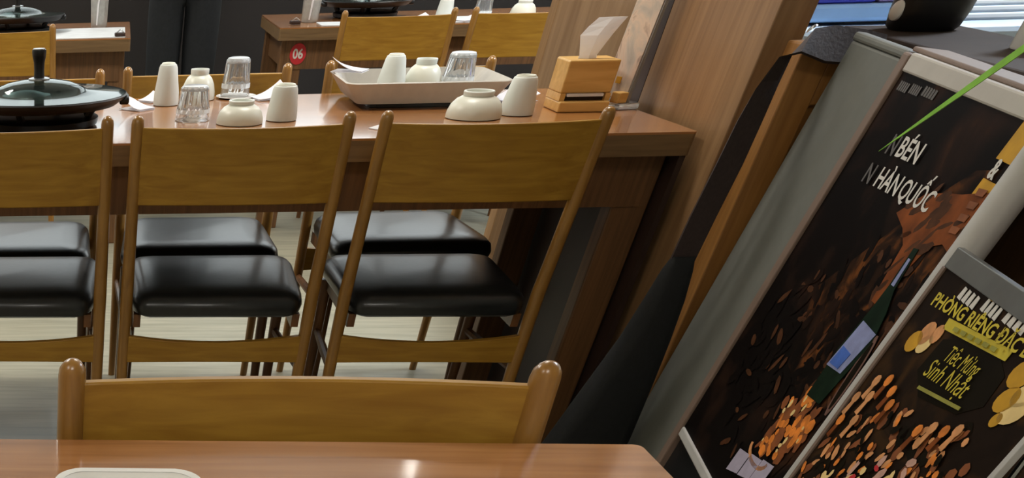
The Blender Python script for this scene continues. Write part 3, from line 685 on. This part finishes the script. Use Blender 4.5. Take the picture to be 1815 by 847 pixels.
text_mesh('script_text', 'Sinh Nhật', .030, 'ink_yellow', p2, (.776, -.252, z3), rz=.07, shear=.3, sx=.92)
poly(p2, 'underline', [(.790, -.275), (.905, -.262), (.905, -.258), (.790, -.271)], z3, 'ink_olive')
for (cx, cy, rx, ry, rot, m_) in ((.716, -.228, .016, .014, .3, 'ink_skin'), (.700, -.243, .017, .013, .3, 'ink_gold'), (.728, -.238, .015, .011, .5, 'ink_cream'), (.740, -.222, .012, .011, .8, 'ink_skin'),
                                   (.958, -.200, .022, .016, .4, 'ink_gold'), (.990, -.213, .020, .013, .5, 'ink_cream'), (.968, -.226, .020, .014, .5, 'ink_gold'), (.995, -.232, .022, .012, .5, 'ink_cream'), (.978, -.246, .010, .008, .5, 'ink_gold')):
    poly(p2, 'printed_balloon', ell(cx, cy, rx, ry, rot), z2, m_)
random.seed(11)
CROWD = [(.660, -.40), (.69, -.345), (.73, -.325), (.79, -.300), (.85, -.300), (.91, -.280), (.955, -.272), (1.0, -.29), (1.02, -.33), (1.04, -.62), (.655, -.62)]
LOW = [(.70, -.44), (.76, -.39), (.82, -.36), (.90, -.33), (.97, -.33), (1.01, -.36), (1.035, -.62), (.70, -.62)]
blobs(p2, 'printed_crowd_shadow', CROWD, 120, (.010, .026), (.006, .014), (0, PI), z1+.0002, 'ink_dark')
blobs(p2, 'printed_crowd_brown', CROWD, 110, (.006, .016), (.004, .009), (.6, 2.4), z1+.0008, 'ink_rust')
blobs(p2, 'printed_crowd_skin', CROWD, 120, (.005, .012), (.003, .007), (.6, 2.4), z1+.0014, 'ink_skin')
blobs(p2, 'printed_crowd_orange', CROWD, 90, (.004, .010), (.003, .006), (.6, 2.4), z1+.0020, 'ink_orange')
blobs(p2, 'printed_crowd_cream', LOW, 80, (.006, .014), (.003, .007), (.2, 2.6), z1+.0025, 'ink_cream')
blobs(p2, 'printed_crowd_pink', LOW, 70, (.006, .018), (.004, .008), (.2, 2.6), z1+.0029, 'ink_pink')
blobs(p2, 'printed_crowd_gaps', CROWD, 70, (.004, .011), (.003, .006), (0, PI), z1+.0033, 'ink_dark')
blobs(p2, 'printed_crowd_red', LOW, 14, (.006, .014), (.003, .006), (0, PI), z1+.0036, 'red')
for k, (cx, cy) in enumerate(((.688, -.300), (.716, -.290), (.700, -.318), (.742, -.296), (.668, -.330), (.760, -.308), (.885, -.292), (.912, -.286), (.935, -.276), (.860, -.305), (.705, -.350), (.670, -.362))):
    poly(p2, 'printed_hand', ell(cx, cy, .009, .0075, .8, 9), z1+.0040, ['ink_skin', 'ink_orange'][k % 2])
    poly(p2, 'printed_forearm', [(cx-.004, cy-.005), (cx+.004, cy-.006), (cx+.001, cy-.026), (cx-.010, cy-.025)], z1+.0038, ['ink_skin', 'ink_arm'][k % 2])
poly(p2, 'green_lines', [(.665, -.455), (.725, -.445), (.725, -.45), (.665, -.46)], z4+.001, 'ink_olive')

# ---------------------------------------------------------------- service counter behind the board and what stands on it
ct = thing('service_counter', 'dark service counter behind the leaning poster board', 'counter', (BO.x+.10, BO.y, 0), -.178)
# local frame: y runs along the board, x goes away from it
MB().box(.0, .185, -1.25, .60, .04, .862).build('counter_body', 'counter_wood', ct)
MB().box(-.008, .20, -1.27, .62, .862, .898).build('countertop', 'counter_top', ct, bevel=.004)
MB().box(.02, .17, -1.22, .58, 0, .04).build('plinth', 'black_plastic', ct)
for k in range(3):
    d_ = MB().box(-.006, 0, -1.23+.48*k, -.79+.48*k, .06, .84).build('door', 'counter_wood', ct, bevel=.003)
    MB().tube([(-.02, -.83+.48*k, .48), (-.02, -.83+.48*k, .60)], .005, 8).build('handle', 'steel', d_, smooth=True)
ZC = .8985
ba = thing('rounded_bag', 'rounded black bag with a white button on the service counter', 'bag', (1.632, 2.735, ZC), -.178)
R = []
for z, q in ((0, .80), (.006, .90), (.03, .98), (.07, 1.0), (.11, .96), (.15, .84), (.175, .66), (.185, .40)):
    R.append([(x*q, y*q, z) for x, y in rrect(-.066, .066, -.066, .066, .055, 6)])
MB().rings(R).build('bag_body', 'black_plastic', ba, smooth=True)
MB().tube([(-.0, -.07, .175), (0, -.05, .215), (0, .05, .215), (0, .07, .175)], .007, 8).build('carry_handle', 'black_cloth', ba, smooth=True)
bn = MB().lathe([(.016, 0), (.015, .006), (.010, .010), (.001, .011)], 16).build('button', 'white_glaze', ba, smooth=True)
bn.location = (-.061, -.020, .030); bn.rotation_euler = (0, -PI/2, .45)
lathe_thing('canister', 'white canister on the far side of the service counter', 'canister', (1.605, 2.335, ZC), [(.04, 0), (.042, .003), (.042, .10), (.044, .102), (.044, .115), (.040, .119), (.001, .12)], 'white_glaze')
# potted plant with the long leaf that crosses the poster
pl = thing('potted_plant', 'lime green blade-like leaf of a potted plant crossing the food poster', 'plant', (1.345, 1.50, ZC))
MB().lathe([(.04, 0), (.055, .08), (.06, .082), (.06, .1), (.052, .1), (.05, .085), (.001, .085)], 28).build('pot', 'pot', pl, smooth=True)
MB().lathe([(.0495, .082), (.045, .09), (.001, .092)], 24).build('soil', 'soil', pl, smooth=True)
def leaf(pts, w0, nm='leaf'):
    n = len(pts)
    P = [(Vector(p)-Vector((1.345, 1.50, ZC))) for p in pts]
    wid = [w0*(.5+.5*min(1, k/(n*.35)))*(1-max(0, (k/(n-1)-.35)/.65)**1.5*.98) for k in range(n)]
    tg = [(P[min(k+1, n-1)]-P[max(k-1, 0)]).normalized() for k in range(n)]
    wvv = [tuple(t.cross(Vector((1, .2, 0))).normalized()) for t in tg]; nvv = [tuple(t.cross(Vector(w_))) for t, w_ in zip(tg, wvv)]
    MB().ribbon([tuple(p) for p in P], wvv, nvv, wid, .0016).build(nm, 'leaf', pl, smooth=True)
A, B, C_ = Vector((1.345, 1.50, ZC+.088)), Vector((1.122, 1.657, .958)), Vector((1.173, 1.915, .821))
mid0 = Vector((1.24, 1.545, 1.04))
LP = [A, A.lerp(mid0, .5)+Vector((0, 0, .015)), mid0, Vector((1.165, 1.60, 1.005))]
for k in range(0, 9): LP.append(B.lerp(C_, k/8))
leaf([tuple(p) for p in LP], .0095)
for k in range(5):
    a_ = 5.2+k*.42; L_ = .22+.03*k
    leaf([(1.345+L_*q*math.cos(a_)*.6, 1.50+L_*q*math.sin(a_)*.6, ZC+.088+L_*(q*1.1-.5*q*q)) for q in [j/7 for j in range(8)]], .014)

# ---------------------------------------------------------------- cold corner behind the partition
fz = thing('chest_freezer', 'white chest freezer behind the service counter', 'freezer', (2.40, 3.72, 0))
MB().box(-.70, .80, -.42, .50, .06, .80).build('freezer_body', 'freezer', fz, bevel=.012)
MB().box(-.71, .81, -.43, .51, .812, .862).build('freezer_lid', 'freezer', fz, bevel=.012)
MB().box(-.69, .79, -.41, .49, .80, .812).build('seal', 'rubber', fz)
for k in range(3): MB().box(-.55, .65, -.30+.22*k, -.22+.22*k, .862, .868).build('lid_ridge', 'rubber', fz, bevel=.002)
for sx_ in (-.6, .7):
    for sy_ in (-.34, .42): MB().lathe([(.03, 0), (.03, .06)], 12, c=(sx_, sy_, 0)).build('foot', 'black_plastic', fz)
bc = thing('storage_box', 'blue and lilac plastic box on the left of the white freezer', 'box', (1.90, 3.50, .8685))
MB().box(-.19, .17, -.13, .15, 0, .034).build('lower_tray', 'pale_blue', bc, bevel=.008)
MB().box(-.19, -.02, -.125, .15, .034, .20).build('blue_bin', 'blue', bc, bevel=.008)
MB().box(-.018, .17, -.125, .15, .034, .20).build('lilac_bin', 'lilac', bc, bevel=.008)

# ---------------------------------------------------------------- person in the aisle behind the tables
def skin_obj(name, verts, edges, radii, m, parent, root=0, sub=2):
    me = bpy.data.meshes.new(name); me.from_pydata(verts, edges, []); me.update(); me.materials.append(MT[m])
    o = bpy.data.objects.new(name, me); COL.objects.link(o); o.parent = parent
    sk = o.modifiers.new('skin', 'SKIN'); sk.use_smooth_shade = True
    for i, r in enumerate(radii):
        d = me.skin_vertices[0].data[i]; d.radius = r if isinstance(r, tuple) else (r, r); d.use_root = (i == root)
    sb = o.modifiers.new('sub', 'SUBSURF'); sb.levels = sub; sb.render_levels = sub
    dg = bpy.context.evaluated_depsgraph_get(); nm = bpy.data.meshes.new_from_object(o.evaluated_get(dg))
    for p in nm.polygons: p.use_smooth = True
    o.modifiers.clear(); o.data = nm; nm.name = name
    return o
pe = thing('person', 'person in dark trousers standing in the aisle between the two far tables', 'person', (.345, 6.72, 0), 0)
V, E_, Rd = [], [], []
def vtx(p, r, par=None):
    V.append(p); Rd.append(r); i = len(V)-1
    if par is not None: E_.append((par, i))
    return i
pel = vtx((0, 0, .93), (.15, .11)); wa = vtx((0, .0, 1.08), (.135, .10), pel); chn = vtx((0, 0, 1.27), (.155, .105), wa); sh = vtx((0, -.01, 1.40), (.10, .075), chn)
nk = vtx((0, .0, 1.47), .052, sh); h1 = vtx((0, .02, 1.55), (.072, .08), nk); h2 = vtx((0, .02, 1.65), (.070, .085), h1); vtx((0, .015, 1.70), (.045, .05), h2)
vtx((0, .108, 1.575), .012, h1)   # nose
for s in (-1, 1):
    vtx((s*.078, .015, 1.58), .014, h1)
    hp = vtx((s*.09, 0, .86), .088, pel); kn = vtx((s*.10, .012, .49), .062, hp); an = vtx((s*.105, -.01, .09), .040, kn); vtx((s*.11, .10, .04), (.036, .034), an)
    sd = vtx((s*.185, -.01, 1.37), .055, sh); el = vtx((s*.235, -.02, 1.10), .040, sd); wr = vtx((s*.13, .19, 1.02), .028, el); pm = vtx((s*.07, .235, 1.02), (.030, .018), wr)
    for j, (dx, dz, L_) in enumerate(((-.045, .024, .9), (-.055, .008, 1), (-.052, -.008, .95), (-.042, -.024, .8))):
        f1 = vtx((s*(.07+dx*.5), .258, 1.02+dz), .0085, pm); vtx((s*(.07+dx*.5-.03*L_), .245, 1.02+dz), .0075, f1)
    t1 = vtx((s*.085, .225, 1.052), .010, pm); vtx((s*.055, .235, 1.07), .008, t1)
skin_obj('body', V, E_, Rd, 'skin', pe)
V, E_, Rd = [], [], []
pel = vtx((0, 0, .95), (.168, .128)); vtx((0, 0, 1.04), (.152, .118), pel)
for s in (-1, 1):
    hp = vtx((s*.092, 0, .85), .112, pel); kn = vtx((s*.096, .01, .49), .094, hp); vtx((s*.102, -.005, .10), .078, kn)
skin_obj('trousers', V, E_, Rd, 'trousers', pe)
V, E_, Rd = [], [], []
b0 = vtx((0, 0, .90), (.178, .138)); c0 = vtx((0, 0, 1.24), (.172, .122), b0); s0_ = vtx((0, -.01, 1.39), (.12, .09), c0); vtx((0, 0, 1.445), .062, s0_)
for s in (-1, 1):
    a0 = vtx((s*.19, -.01, 1.37), .068, s0_); a1 = vtx((s*.24, -.02, 1.10), .054, a0); vtx((s*.15, .16, 1.028), .040, a1)
skin_obj('shirt', V, E_, Rd, 'shirt', pe)
V, E_, Rd = [], [], []
k0 = vtx((0, -.01, 1.64), (.082, .09)); vtx((0, -.03, 1.55), (.074, .07), k0); vtx((0, .01, 1.71), (.058, .07), k0)
skin_obj('hair', V, E_, Rd, 'hair', pe)
for s in (-1, 1):
    R = []
    for y, hw, zt_ in ((-.075, .03, .05), (-.05, .04, .075), (.0, .042, .08), (.06, .046, .06), (.12, .044, .045), (.16, .030, .03)):
        R.append([(s*.11+x, y, .002+z*zt_) for x, z in rrect(-hw, hw, 0, 1, .25*hw/.04*.12, 3)])
    MB().rings(R).build('shoe', 'shoe', pe, smooth=True)
